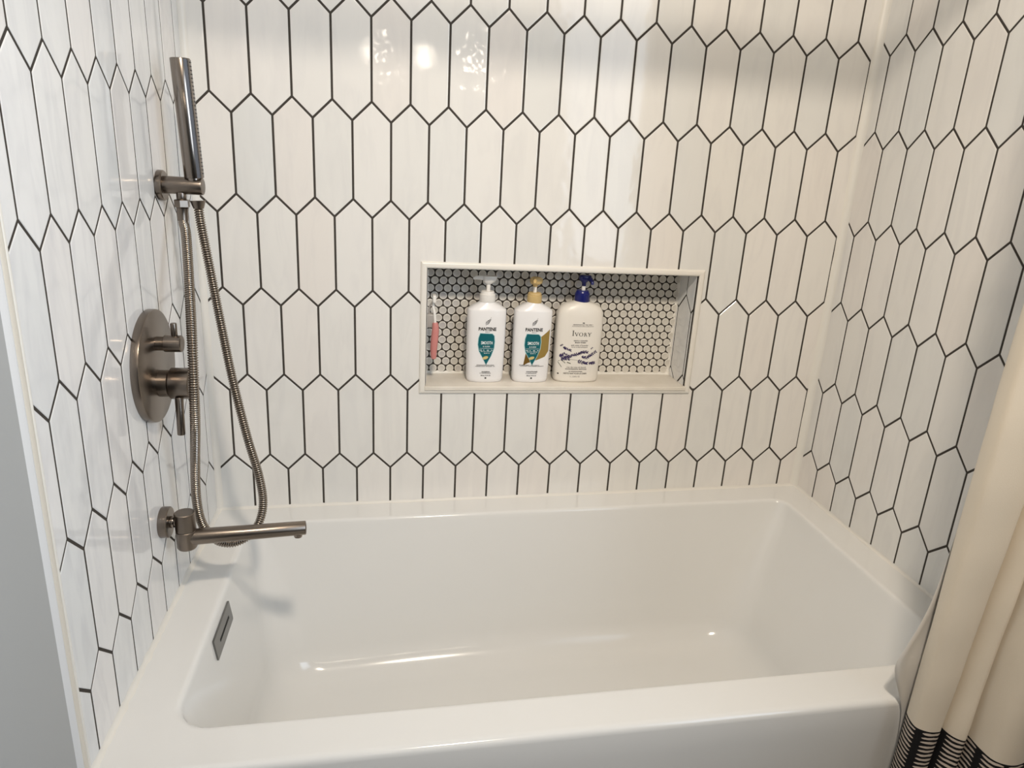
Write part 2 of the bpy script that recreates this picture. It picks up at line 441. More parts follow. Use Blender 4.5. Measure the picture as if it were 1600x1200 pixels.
# left wall: facing it, right is towards the back wall: s = y
lay_tiles(wall_left, lambda s, z: (XL, s, z), pi/2, 0, lambda c: -(c+16.1967), 0.11493, YF, -CG,
          [(0, -1, -(deck(XL)+0.06))], M_TILE_L, range(-4, 6))

# ------------------------------------------------------------------ caulk beads and edge trims (setting)
def bead(p0, p1, n0, n1, r, jit=0.02, steps=60):
    """concave fillet along p0-p1 against two faces with outward normals n0, n1"""
    p0, p1, n0, n1 = map(Vector, (p0, p1, n0, n1)); V, F = [], []; m_ = 6
    for i in range(steps+1):
        p = p0.lerp(p1, i/steps); rr = r*(1+random.gauss(0, jit))
        ring = [p+n0*(-0.05)+n1*(-0.05)]
        for k in range(m_+1):
            t = k/m_*pi/2; ring.append(p+n1*(rr*(1-sin(t))*1.0)+n0*(rr*(1-cos(t))))
        q = len(V); V += [tuple(x) for x in ring]; L = len(ring)
        if i: F += [(q-L+k, q-L+(k+1) % L, q+(k+1) % L, q+k) for k in range(L)]
    F += [tuple(range(L)), tuple(range(len(V)-L, len(V)))]
    return V, F
struct(obj('trim_1', *bead((XL, 0, deck(XL)), (XL, 0, ZC), (1, 0, 0), (0, -1, 0), 0.30), M_CAULK, smooth=60))
struct(obj('trim_2', *bead((XR, 0, deck(XR)), (XR, 0, ZC), (-1, 0, 0), (0, -1, 0), 0.36), M_CAULK, smooth=60))
struct(obj('trim_3', *bead((XL, 0, deck(XL)), (XR, 0, deck(XR)), (0, 0, 1), (0, -1, 0), 0.14, 0.12, 120), M_CAULK, smooth=60))
struct(obj('trim_4', *bead((XL, YF, deck(XL)), (XL, 0, deck(XL)), (0, 0, 1), (1, 0, 0), 0.20, 0.12, 90), M_CAULK, smooth=60))
struct(obj('trim_5', *bead((XR, YF, deck(XR)), (XR, 0, deck(XR)), (0, 0, 1), (-1, 0, 0), 0.14, 0.12, 90), M_CAULK, smooth=60))
# pencil trim and rounded white plaster bead at the front end of the left tiling
def half_round(cx, y0, y1, out, sgn, n=8):
    pts = [(cx-sgn*0.3, y0), (cx-sgn*0.3, y1)]
    for k in range(n+1):
        t = pi*k/n; pts.append((cx+sgn*out*sin(t), (y0+y1)/2-(-(y1-y0)/2)*cos(t)))
    return pts
struct(obj('trim_9', *extr_z(half_round(XL, YF-0.11, YF+0.03, 0.05, 1), ZF, ZC), M_CAULK, smooth=50))
struct(obj('trim_6', *extr_z(half_round(XL, YF-0.42, YF-0.10, 0.06, 1), ZF, ZC), M_BEIGE, smooth=50))
struct(obj('trim_7', *extr_z([(XL-0.4, YF-0.41), (XL+0.02, YF-0.41), (XL+0.045, YF-0.45), (XL+0.04, YF-0.51), (XL+0.0, YF-0.60), (XL-0.05, YF-0.70), (XL-0.4, YF-0.70)], ZF, ZC), M_PAINTW, smooth=60))
struct(obj('trim_8', *extr_z(half_round(XR, YF-0.36, YF+0.02, 0.10, -1), ZF, ZC), M_BEIGE, smooth=50))

# ------------------------------------------------------------------ niche
TW = 0.34; TP = 0.13   # width and projection of the niche's edge trim
def niche_trim(side):
    x0, x1, z0, z1 = NX0, NX1, NZ0, NZ1
    prof = [(0.0, 0.35), (0.0, -TP*0.6), (0.05, -TP*0.95), (0.12, -TP), (0.22, -TP), (0.29, -TP*0.9), (TW, -TP*0.5), (TW, 0.02), (0.02, 0.35)]
    V = []
    for d, y in prof:                       # d outwards from the opening's edge
        c = {'top': ((x0-d, z1+d), (x1+d, z1+d)), 'bottom': ((x0-d, z0-d), (x1+d, z0-d)),
             'left': ((x0-d, z0-d), (x0-d, z1+d)), 'right': ((x1+d, z0-d), (x1+d, z1+d))}[side]
        V += [(c[0][0], y, c[0][1]), (c[1][0], y, c[1][1])]
    n = len(prof); F = [(2*i, 2*i+1, 2*((i+1) % n)+1, 2*((i+1) % n)) for i in range(n)]+[tuple(2*i for i in range(n)), tuple(2*i+1 for i in range(n))]
    return V, F
for side in ('top', 'bottom', 'left', 'right'):
    obj('niche_edge_trim', *niche_trim(side), M_PENCIL, wall_back, smooth=40)
# shelf slab with a small nosing, plain slabs for head and left cheek
obj('niche_shelf', *box(NX0-0.02, NX1+0.02, -0.20, ND+0.02, NZ0-0.12, NZ0+0.13, 0.03), M_SHELF, wall_back, label='cream marble shelf slab')
SH = NZ0+0.13
obj('niche_head', *box(NX0, NX1, 0.02, ND+0.02, NZ1-0.04, NZ1+0.1), M_PENCIL, wall_back)
backing = obj('niche_backing', *box(NX0, NX1, ND, ND+0.15, NZ0, NZ1), M_GROUT, wall_back, smooth=None)
cheek = obj('niche_cheek', *box(NX1-0.02, NX1+0.3, 0.0, ND+0.02, NZ0, NZ1), M_GROUT, wall_back, smooth=None)
cheek_l = obj('niche_cheek', *box(NX0-0.3, NX0+0.02, 0.0, ND+0.02, NZ0, NZ1), M_GROUT, wall_back, smooth=None)
M_TILE_N = M_TILE_L
# cheek tiles: right cheek faces -x (s = -y) ; left cheek faces +x (s = y)
lay_tiles(cheek, lambda s, z: (NX1-0.07, -s, z), -pi/2, 0, lambda c: c-1.35, -15.36+A-5+5, -ND+0.02, -0.12,
          [(0, 1, NZ1-0.06), (0, -1, -(SH+0.01))], M_TILE_N, range(-1, 2), name='cheek_tile')
lay_tiles(cheek_l, lambda s, z: (NX0+0.07, s, z), pi/2, 0, lambda c: c+0.6, -15.36+A, 0.12, ND-0.02,
          [(0, 1, NZ1-0.06), (0, -1, -(SH+0.01))], M_TILE_N, range(-1, 2), name='cheek_tile')
for a_, b_, n0_, n1_ in (((NX0, ND, SH), (NX1, ND, SH), (0, 0, 1), (0, -1, 0)), ((NX1-0.07, ND, SH), (NX1-0.07, ND, NZ1), (-1, 0, 0), (0, -1, 0))):
    obj('niche_caulk', *bead(a_, b_, n0_, n1_, 0.15, 0.22, 90), M_CAULK, wall_back, smooth=60)
# penny rounds
PP_, PR = 0.527, 0.238
def penny_mesh():
    V, F = lathe((0, 0, 0), (0, -1, 0), [(-0.06, PR), (0.03, PR), (0.055, PR*0.96), (0.065, PR*0.86), (0.058, PR*0.78), (0.055, 0)], 18)
    me = bpy.data.meshes.new('penny_tile'); me.from_pydata([(x*U, y*U, z*U) for x, y, z in V], [], F)
    finish(me, M_PENNY, 40); me.materials.append(M_RIM)
    for p in me.polygons:
        c = p.center/U; r = sqrt(c.x**2+c.z**2)
        if r > PR*0.80: p.material_index = 1
    return me
pm = penny_mesh(); spots = []
zz0, rowp = -13.655, 0.4617
for r in range(0, 17):
    z = zz0+rowp-rowp*r
    for c in range(-2, 40):
        x = 9.37+PP_*c+(PP_/2 if (r % 2 == 0) else 0)
        if NX0-0.12 < x < NX1-0.05 and SH-0.05 < z < NZ1-0.02: spots.append((x, z))
spots.sort(key=lambda q: (q[0]-CAM[0])**2+(q[1]-CAM[2])**2)
for x, z in spots[:300]:
    o = bpy.data.objects.new('penny_tile', pm); C.objects.link(o); o.parent = backing
    o.location = G((x, ND, z))-origin_of(backing)
V, F = [], []
geo = lathe((0, 0, 0), (0, -1, 0), [(-0.06, PR), (0.03, PR), (0.055, PR*0.96), (0.065, PR*0.86), (0.058, PR*0.78), (0.055, 0)], 18)
for x, z in spots[300:]:
    g = ([(a+x, b+ND, c_+z) for a, b, c_ in geo[0]], geo[1]); n0 = len(V); V += g[0]; F += [tuple(i+n0 for i in q) for q in g[1]]
rest = obj('penny_tile_field', V, F, M_PENNY, backing, smooth=40); rest['kind'] = 'stuff'
rest.data.materials.append(M_RIM)
nv = len(geo[0]); og = origin_of(backing)
for p in rest.data.polygons:
    vs = [rest.data.vertices[i].co/U for i in p.vertices]; c = sum(vs, Vector())/len(vs)
    c = c+Vector((og.x/U, 0, og.z/U+ZF))
    d = min((c.x-x)**2+(c.z-z)**2 for x, z in spots[300:])
    if d > (PR*0.80)**2: p.material_index = 1

# ------------------------------------------------------------------ bathtub
tub = thing('bathtub', 'white alcove bathtub with flat rim, filling the space between the three tiled walls', 'bathtub', ((XL+XR)/2, -9.7, ZF))
def rrect(xl, xr, yf, yb, rfl, rfr, rbr, rbl, n=8, ns=14):
    out = []
    arcs = ((xl+rfl, yf+rfl, rfl, pi), (xr-rfr, yf+rfr, rfr, 1.5*pi), (xr-rbr, yb-rbr, rbr, 0), (xl+rbl, yb-rbl, rbl, 0.5*pi))
    for q, (cx, cy, r, a0) in enumerate(arcs):
        for k in range(n+1):
            t = a0+(pi/2)*k/n; out.append((cx+r*cos(t), cy+r*sin(t)))
        nx_, ny_, nr, na = arcs[(q+1) % 4]; p0 = out[-1]; p1 = (nx_+nr*cos(na), ny_+nr*sin(na))
        for k in range(1, ns): out.append((p0[0]+(p1[0]-p0[0])*k/ns, p0[1]+(p1[1]-p0[1])*k/ns))
    return out
RX0, RX1, RY0, RY1 = -1.12, 32.45, -17.45, -1.90
FL = 9.3          # basin depth
# (side insets l, r, front, back ; depth ; corner radii fl fr br bl)
def ring(il, ir, fi, bi, d, r):
    """one contour of the basin; deeper contours bow outwards in the middle of each side"""
    b = 0.9*min(1, max(0, d-0.5)/7); xm, ym = (RX0+RX1)/2, (RY0+RY1)/2; out = []
    for x, y in rrect(RX0+il, RX1-ir, RY0+fi, RY1-bi, *r):
        ex, ey = (x-xm)/(RX1-xm), (y-ym)/(RY1-ym)
        out.append((x-b*0.9*ex*abs(ex)*ey*ey, y-b*ey*abs(ey)*ex*ex, deck(x)-d))
    return out
rings = []
o_ = 0.02
def outer(g, d):
    return [(x, y, (deck(x)-d) if d is not None else ZF) for x, y in rrect(XL+0.01, XR-0.01, -19.45+g, -0.0, o_, o_, o_, o_)]
rings.append(outer(0.10, None)); rings.append(outer(0.03, 2.4)); rings.append(outer(0, 1.4)); rings.append(outer(0, 0.30)); rings.append(outer(0.02, 0.17)); rings.append(outer(0.08, 0.07)); rings.append(outer(0.17, 0.015)); rings.append(outer(0.28, 0.0)); rings.append(outer(0.34, 0.0))
rings.append(ring(-0.18, -0.18, -0.14, -0.16, 0, (1.66, 1.46, 1.06, 1.06)))
r0 = (1.5, 1.3, 0.9, 0.9)
def rr_(k): return tuple(max(0.1, q+k) for q in r0)
rings.append(ring(-0.10, -0.10, -0.05, -0.08, 0, rr_(0.08)))
rings.append(ring(0.0, 0.0, 0.0, 0.0, 0.02, rr_(0)))
rings.append(ring(0.08, 0.06, 0.05, 0.06, 0.07, rr_(0)))
rings.append(ring(0.14, 0.10, 0.08, 0.10, 0.17, rr_(0)))
rings.append(ring(0.17, 0.14, 0.09, 0.12, 0.32, rr_(0)))
# sloped sides down to the floor fillet
def side(t):      # t = depth
    s_ = (t-0.32)/(FL-0.32)
    return (0.17+1.25*s_, 0.14+3.3*s_**1.1, 0.09+1.2*s_, 0.12+1.3*s_)
for t in (1.0, 2.0, 3.0, 4.0, 5.0, 6.0, 6.9):
    s_ = (t-0.32)/(FL-0.32); l, r, f_, b_ = side(t); rings.append(ring(l, r, f_, b_, t, rr_(1.6*s_)))
l, r, f_, b_ = side(7.2); R_ = FL-7.2
for k in range(1, 9):
    a = k/8*pi/2; s_ = 0.83; add = R_*(1-cos(a)); g = R_*sin(a)
    rings.append(ring(l+add, r+add*1.3, f_+add, b_+add, 7.2+g, rr_(1.6*s_+0.0)))
rings.append(ring(l+R_+3, r+R_+4, f_+R_+2.2, b_+R_+2.2, FL+0.10, (1.6, 1.6, 1.6, 1.6)))
V = [p for q in rings for p in q]; n = len(rings[0]); F = []
for i in range(len(rings)-1):
    F += [(i*n+k, i*n+(k+1) % n, (i+1)*n+(k+1) % n, (i+1)*n+k) for k in range(n)]
F.append(tuple((len(rings)-1)*n+k for k in range(n)))
obj('basin', V, F, M_ACRYL, tub, smooth=30)
# overflow cover on the left end wall
def wallx(z): return RX0+0.17+1.25*((deck(RX0)-z-0.32)/(FL-0.32))
def ov(y0, y1, z0, z1, off0, off1, bev=0.03):
    v_, f_ = box(0, 1, y0, y1, z0, z1, bev) if bev else box(0, 1, y0, y1, z0, z1)
    return [(wallx(z)+off0+(off1-off0)*x, y, z) for x, y, z in v_], f_
OY0, OY1, OZ0, OZ1 = -11.62, -8.50, -29.42, -28.38
cov = obj('overflow_cover', *ov(OY0, OY1, OZ0, OZ1, -0.02, 0.09, 0.05), M_CHROME, tub, label='rectangular satin metal overflow cover')
obj('slot', *ov(OY0+0.75, OY1-0.55, -28.98, -28.84, 0.085, 0.096, 0), M_BLACK, cov)
obj('drain', *lathe((2.6, -9.6, deck(2.6)-FL-0.02), (0, 0, 1), [(0, 0), (0, 0.75), (0.06, 0.75), (0.10, 0.68), (0.10, 0.5), (0.02, 0.45), (0.02, 0.35), (0.14, 0.3), (0.16, 0)]), M_CHROME, tub)

# ------------------------------------------------------------------ shower valve
VY, VZ = -9.10, -16.17
valve = thing('shower_valve', 'large round brushed nickel valve plate with two lever knobs on left wall', 'shower valve', (XL, VY, VZ))
obj('valve_plate', *lathe((XL, VY, VZ), (1, 0, 0), [(0, 0), (0, 2.40), (0.05, 2.42), (0.26, 2.42), (0.31, 2.405), (0.34, 2.35), (0.34, 0)], 96), M_NICKEL, valve)
dv = obj('diverter_knob', *join(lathe((XL+0.3, VY, -15.18), (1, 0, 0), [(0, 0), (0, 0.30), (0.42, 0.30), (0.42, 0), ]),
                                 lathe((XL+0.66, VY, -15.18), (1, 0, 0), [(0, 0), (0, 0.33), (0.03, 0.36), (0.68, 0.36), (0.72, 0.32), (0.72, 0)])), M_NICKEL, valve)
obj('lever', *cyl((-2.02, VY, -14.9), (-2.02, VY, -14.28), 0.13), M_NICKEL, dv)
kn = obj('temperature_knob', *join(lathe((XL+0.3, VY, -16.95), (1, 0, 0), [(0, 0), (0, 0.58), (0.42, 0.58), (0.44, 0.56), (0.44, 0)]),
                                    lathe((XL+0.70, VY, -16.95), (1, 0, 0), [(0, 0), (0, 0.52), (0.06, 0.50), (0.06, 0.60), (0.09, 0.66), (0.12, 0.68), (0.88, 0.68), (0.92, 0.64), (0.92, 0)], 56)), M_NICKEL, valve)
obj('lever', *cyl((-1.93, VY-0.45, -17.42), (-1.93, VY-0.62, -19.10), 0.165), M_NICKEL, kn)

# ------------------------------------------------------------------ hand shower holder, hand shower and hose
HY, HZ = -5.75, -8.84
hold = thing('shower_holder', 'short horizontal nickel wall bracket holding the hand shower', 'shower holder', (XL, HY, HZ))
obj('rosette', *lathe((XL, HY+0.12, HZ-0.04), (1, 0, 0), [(0, 0), (0, 0.64), (0.04, 0.66), (0.22, 0.66), (0.26, 0.62), (0.26, 0)], 56), M_NICKEL, hold)
obj('arm', *cyl((XL+0.2, HY+0.05, HZ), (-1.22, HY, HZ), 0.375, bev=0.05), M_NICKEL, hold)
obj('outlet', *join(cyl((-2.17, HY, HZ-0.25), (-2.17, HY, HZ-0.62), 0.21),
                    lathe((-2.17, HY, HZ-0.60), (0, 0, -1), [(0, 0), (0, 0.30), (0.03, 0.33), (0.31, 0.33), (0.34, 0.30), (0.34, 0)], 6)), M_NICKEL, hold)
hs = thing('hand_shower', 'slim stick hand shower of brushed nickel standing in the wall bracket', 'hand shower', (-1.55, HY, -8.5))
hb, ht = Vector((-1.58, HY, -8.50)), Vector((-1.76, HY-0.06, -3.66))
ax = (ht-hb).normalized()
obj('body', *join(cyl(hb, ht, 0.40, 0.40, 0.03, 56), cyl(hb-ax*0.18, hb+ax*0.05, 0.30, 0.33)), M_NICKELP, hs)
# flat spray face on the side turned to the room
def spray():
    a = ax; face_n = (Vector((1, -0.12, 0))-a*Vector((1, -0.12, 0)).dot(a)).normalized(); sd = a.cross(face_n)
    V, F = [], []
    for tt in (0.02, 4.80):
        for (p, q) in ((0.26, -0.31), (0.36, -0.23), (0.40, 0), (0.36, 0.23), (0.26, 0.31)):
            V.append(tuple(hb+a*tt+face_n*p+sd*q))
    F = [(i, (i+1) % 5, 5+(i+1) % 5, 5+i) for i in range(5)]+[(0, 1, 2, 3, 4), (5, 6, 7, 8, 9)]
    return (V, F), face_n, sd
g, fn, sd = spray()
sf = obj('spray_face', *g, M_NDARK, hs, label='dark spray strip', smooth=None)
V, F = [], []
for k in range(30):
    for j in (-0.16, 0.0, 0.16):
        p = hb+ax*(0.2+k*0.155)+fn*(0.355+0.035*(1-abs(j)/0.16))+sd*j
        a_, b_ = lathe(p, fn, [(0, 0.03), (0.035, 0.02), (0.035, 0)], 6); n0 = len(V); V += a_; F += [tuple(i+n0 for i in q) for q in b_]
nz_ = obj('nozzles', V, F, M_NDARK, sf, smooth=None); nz_['kind'] = 'stuff'

hose_pts = [(-2.17, HY, HZ-0.95), (-2.17, HY-0.05, HZ-1.55)]
hp = [at(291, 370, 1, -6.6), at(296, 450, 1, -8.2), at(300, 530, 1, -9.6), at(303, 600, 1, -10.1), at(305, 660, 1, -9.9), at(305, 720, 1, -9.2), at(307, 780, 1, -8.8),
      at(318, 822, 1, -8.6), at(343, 846, 1, -8.3), at(373, 846, 1, -8.0), at(400, 825, 1, -7.7), at(411, 790, 1, -7.4), at(405, 745, 1, -7.2),
      at(387, 685, 1, -7.0), at(364, 595, 1, -6.6), at(345, 505, 1, -6.3), at(328, 420, 1, -6.0), at(314, 350, 1, -5.8), (-1.50, HY, HZ-0.62)]
hose = thing('shower_hose', 'ribbed metal shower hose looping down behind the spout', 'hose', (-2.17, HY, HZ-0.95))
path = catmull(hose_pts+hp, 60)
# resample evenly
cum = [0]
for i in range(1, len(path)): cum.append(cum[-1]+(path[i]-path[i-1]).length)
def samp(d):
    lo, hi = 0, len(cum)-1
    while hi-lo > 1:
        mid = (lo+hi)//2
        if cum[mid] <= d: lo = mid
        else: hi = mid
    t = (d-cum[lo])/max(1e-9, cum[hi]-cum[lo]); return path[lo].lerp(path[hi], t)
L = cum[-1]; rib = 0.105; d = 0.0; pp, rad = [], []
while d < L:
    for fr, rr in ((0, 0.145), (0.22, 0.208), (0.5, 0.215), (0.76, 0.19)):
        if d+fr*rib < L: pp.append(samp(d+fr*rib)); rad.append(rr)
    d += rib
obj('ribbed_tube', *sweep(pp, rad, 14), M_HOSE, hose, smooth=80)
obj('ferrule', *sweep([samp(0), samp(0.25), samp(0.6)], [0.26, 0.235, 0.225], 20), M_NICKEL, hose)
obj('ferrule', *sweep([samp(L-0.35), samp(L-0.2), samp(L)], [0.22, 0.27, 0.33], 20), M_NICKEL, hose)

# ------------------------------------------------------------------ tub spout
SY, SZ = -9.72, -23.30
sp = thing('tub_spout', 'long nickel swivel spout pointing right over the tub', 'spout', (XL, SY, SZ))
obj('rosette', *lathe((XL, SY, SZ), (1, 0, 0), [(0, 0), (0, 0.68), (0.04, 0.70), (0.33, 0.70), (0.37, 0.66), (0.37, 0)], 56), M_NICKEL, sp)
obj('neck', *join(cyl((XL+0.3, SY, SZ), (-2.2, SY, SZ), 0.20), cyl((XL+0.36, SY, SZ), (XL+0.55, SY, SZ), 0.27)), M_NICKELP, sp)
obj('swivel_body', *join(lathe((-2.12, SY, -22.84), (0, 0, -1), [(0, 0), (0, 0.41), (0.03, 0.44), (0.86, 0.44), (0.88, 0.42)], 56),
                         lathe((-2.12, SY, -23.73), (0, 0, -1), [(0, 0.42), (0.02, 0.44), (0.80, 0.44), (0.88, 0.40), (0.90, 0.3), (0.90, 0)], 56)), M_NICKEL, sp)
obj('spout_tube', *lathe((-2.0, SY, -24.10), (5.1, 0.32, 0.12), [(0, 0), (0, 0.37), (5.06, 0.325), (5.10, 0.30), (5.10, 0.26), (5.07, 0.24), (5.07, 0)], 48), M_NICKEL, sp)
obj('aerator', *cyl((2.72, SY+0.29, -24.15), (2.72, SY+0.29, -24.44), 0.21, 0.19), M_NICKELP, sp)

# ------------------------------------------------------------------ pump bottles
def superr(hw, hd, n_, cx, cy, z, N=72):
    out = []
    for k in range(N):
        t = 2*pi*k/N; c, s = cos(t), sin(t)
        out.append((cx+hw*math.copysign(abs(c)**(2/n_), c), cy+hd*math.copysign(abs(s)**(2/n_), s), z))
    return out
def loft(rings):
    n = len(rings[0]); V = [p for r in rings for p in r]; F = []
    for i in range(len(rings)-1): F += [(i*n+k, i*n+(k+1) % n, (i+1)*n+(k+1) % n, (i+1)*n+k) for k in range(n)]
    F += [tuple(range(n)), tuple((len(rings)-1)*n+k for k in range(n))]
    return V, F
class Bottle:
    """prof: list of (height, half width, half depth, exponent)"""
    def __init__(s, cx, cy, prof): s.cx, s.cy, s.prof = cx, cy, prof
    def mesh(s): return loft([superr(hw, hd, e, s.cx, s.cy, SH+h) for h, hw, hd, e in s.prof])
    def front(s, x, z, off):
        h = min(max(z-SH, s.prof[0][0]), s.prof[-1][0]); q = s.prof
        for i in range(len(q)-1):
            if q[i][0] <= h <= q[i+1][0]:
                t = (h-q[i][0])/max(1e-6, q[i+1][0]-q[i][0]); hw, hd, e = [q[i][j]+(q[i+1][j]-q[i][j])*t for j in (1, 2, 3)]; break
        a = min(0.999, abs(x-s.cx)/hw); return s.cy-hd*(1-a**e)**(1/e)-off
def decal(name, polys, mt, b, parent, off, label=None):
    """flat print on the bottle's front: polygons in (x, z), cut fine enough to follow the curve"""
    bm = bmesh.new()
    for poly in polys:
        try: bm.faces.new([bm.verts.new((x, 0, z)) for x, z in poly])
        except ValueError: pass
    bmesh.ops.triangulate(bm, faces=bm.faces[:])
    for _ in range(4):
        long_ = [e for e in bm.edges if abs(e.verts[0].co.x-e.verts[1].co.x) > 0.22]
        if not long_: break
        bmesh.ops.subdivide_edges(bm, edges=long_, cuts=1); bmesh.ops.triangulate(bm, faces=bm.faces[:])
    for v_ in bm.verts: v_.co.y = b.front(v_.co.x, v_.co.z, off)
    og = origin_of(parent)
    for v_ in bm.verts: v_.co = G(v_.co)-og
    bmesh.ops.recalc_face_normals(bm, faces=bm.faces)
    me = bpy.data.meshes.new(name); bm.to_mesh(me); bm.free(); me.materials.append(mt)
    o = bpy.data.objects.new(name, me); C.objects.link(o); o.parent = parent
    if len(polys) > 1: o['kind'] = 'stuff'
    if label: o['label'] = label
    return o
def text_polys(body, x0, x1, z0, z1, bold=0.0, shear=0.0):
    cu = bpy.data.curves.new('t', 'FONT'); cu.body = body; cu.size = 1; cu.offset = bold; cu.resolution_u = 2; cu.fill_mode = 'FRONT'; cu.shear = shear
    to = bpy.data.objects.new('t', cu); C.objects.link(to)
    dg = bpy.context.evaluated_depsgraph_get(); me = bpy.data.meshes.new_from_object(to.evaluated_get(dg))
    xs = [v_.co.x for v_ in me.vertices]; ys = [v_.co.y for v_ in me.vertices]
    ax0, ax1 = min(xs), max(xs); ay0, ay1 = min(ys), max(ys)
    f = lambda c: (x0+(c.x-ax0)/(ax1-ax0)*(x1-x0), z0+(c.y-ay0)/(ay1-ay0)*(z1-z0))
    out = [[f(me.vertices[i].co) for i in p.vertices] for p in me.polygons]
    bpy.data.objects.remove(to); bpy.data.curves.remove(cu); bpy.data.meshes.remove(me)
    return out
def bars(x0, x1, z0, z1, seed, n=None, fill=0.72):
    """a line of print too small to read: broken strokes"""
    r = random.Random(seed); out = []; x = x0; h = z1-z0
    while x < x1:
        w_ = h*r.uniform(0.25, 0.6)
        if r.random() < fill: out.append([(x, z0+h*r.uniform(0, 0.3)), (min(x1, x+w_), z0+h*r.uniform(0, 0.3)), (min(x1, x+w_), z1), (x, z1)])
        x += w_+h*0.18
    return out
def ell(cx, cz, a, b_, rot=0, n=14):
    return [(cx+a*cos(t)*cos(rot)-b_*sin(t)*sin(rot), cz+a*cos(t)*sin(rot)+b_*sin(t)*cos(rot)) for t in (2*pi*k/n for k in range(n))]

PROF_P = [(0.0, 1.02, 0.52, 2.6), (0.05, 1.08, 0.58, 2.6), (0.25, 1.12, 0.62, 2.7), (1.2, 1.15, 0.64, 2.8), (2.6, 1.17, 0.645, 2.8), (3.9, 1.175, 0.64, 2.8), (4.42, 1.17, 0.63, 2.8),
          (4.50, 1.15, 0.62, 2.7), (4.60, 1.02, 0.57, 2.6), (4.74, 0.80, 0.52, 2.4), (4.86, 0.56, 0.47, 2.2), (4.92, 0.44, 0.44, 2.0), (5.0, 0.42, 0.42, 2.0)]
PROF_I = [(0.0, 1.32, 0.60, 2.8), (0.05, 1.40, 0.67, 2.9), (0.2, 1.435, 0.70, 3.0), (1.5, 1.455, 0.72, 3.0), (3.4, 1.475, 0.72, 3.0), (4.25, 1.45, 0.71, 2.9), (4.55, 1.37, 0.68, 2.8),
          (4.75, 1.22, 0.62, 2.6), (4.90, 0.98, 0.56, 2.4), (4.99, 0.70, 0.50, 2.2), (5.03, 0.46, 0.46, 2.0), (5.08, 0.42, 0.42, 2.0)]
def pump(parent, cx, cy, z, mc, mstem, mh, kind):
    if kind == 'white':
        obj('collar', *lathe((cx, cy, z), (0, 0, 1), [(0, 0), (0, 0.46), (0.05, 0.48), (0.44, 0.47), (0.48, 0.41), (0.60, 0.39), (0.63, 0.36), (0.63, 0)]), mc, parent)
        obj('stem', *cyl((cx+0.02, cy, z+0.5), (cx+0.03, cy, z+1.18), 0.125), mstem, parent)
        hd = join(loft([superr(0.20, 0.16, 2.2, cx+0.03, cy, z+1.05, 28), superr(0.34, 0.24, 2.4, cx+0.04, cy, z+1.16, 28), superr(0.42, 0.28, 2.6, cx+0.08, cy, z+1.28, 28), superr(0.44, 0.29, 3.0, cx+0.10, cy, z+1.46, 28), superr(0.42, 0.27, 3.0, cx+0.10, cy, z+1.52, 28)]),
                  sweep([Vector((cx, cy, z+1.37)), Vector((cx-0.45, cy, z+1.40)), Vector((cx-0.75, cy, z+1.40)), Vector((cx-0.90, cy-0.01, z+1.33))], [0.17, 0.14, 0.12, 0.07], 16))
    elif kind == 'gold':
        obj('collar', *lathe((cx, cy, z), (0, 0, 1), [(0, 0), (0, 0.43), (0.05, 0.45), (0.44, 0.44), (0.46, 0.41), (0.50, 0.42), (0.58, 0.39), (0.62, 0.33), (0.62, 0)]), mc, parent)
        obj('stem', *cyl((cx, cy, z+0.5), (cx, cy, z+1.05), 0.115), mstem, parent)
        hd = join(loft([superr(0.13, 0.13, 2.0, cx, cy, z+0.95, 28), superr(0.15, 0.15, 2.2, cx, cy, z+1.06, 28), superr(0.28, 0.24, 2.2, cx+0.03, cy, z+1.11, 28), superr(0.38, 0.30, 2.3, cx+0.05, cy, z+1.20, 28), superr(0.40, 0.31, 2.3, cx+0.05, cy, z+1.33, 28), superr(0.37, 0.29, 2.2, cx+0.05, cy, z+1.45, 28), superr(0.26, 0.20, 2.1, cx+0.04, cy, z+1.53, 28)]),
                  sweep([Vector((cx, cy, z+1.36)), Vector((cx-0.10, cy-0.35, z+1.37)), Vector((cx-0.17, cy-0.62, z+1.33)), Vector((cx-0.19, cy-0.70, z+1.24))], [0.15, 0.14, 0.11, 0.08], 14))
    else:
        obj('collar', *lathe((cx, cy, z), (0, 0, 1), [(0, 0), (0, 0.455), (0.04, 0.475), (0.50, 0.45), (0.55, 0.40), (0.66, 0.37), (0.69, 0.33), (0.69, 0)]), mc, parent)
        obj('stem', *cyl((cx+0.04, cy, z+0.6), (cx+0.05, cy, z+1.08), 0.125), mstem, parent)
        hd = join(loft([superr(0.13, 0.13, 2.0, cx+0.05, cy, z+0.95, 28), superr(0.14, 0.14, 2.0, cx+0.05, cy, z+1.15, 28), superr(0.26, 0.22, 2.4, cx+0.07, cy, z+1.28, 28), superr(0.37, 0.27, 2.8, cx+0.10, cy, z+1.36, 28), superr(0.38, 0.28, 2.8, cx+0.10, cy, z+1.55, 28), superr(0.33, 0.25, 2.6, cx+0.10, cy, z+1.60, 28)]),
                  sweep([Vector((cx+0.2, cy, z+1.42)), Vector((cx+0.36, cy-0.32, z+1.40)), Vector((cx+0.42, cy-0.52, z+1.28)), Vector((cx+0.42, cy-0.56, z+1.12))], [0.14, 0.13, 0.10, 0.08], 14))
    obj('pump_head', *hd, mh, parent, smooth=45)
def Q(px, py, y): p = at(px, py, 1, y); return (p[0], p[2])

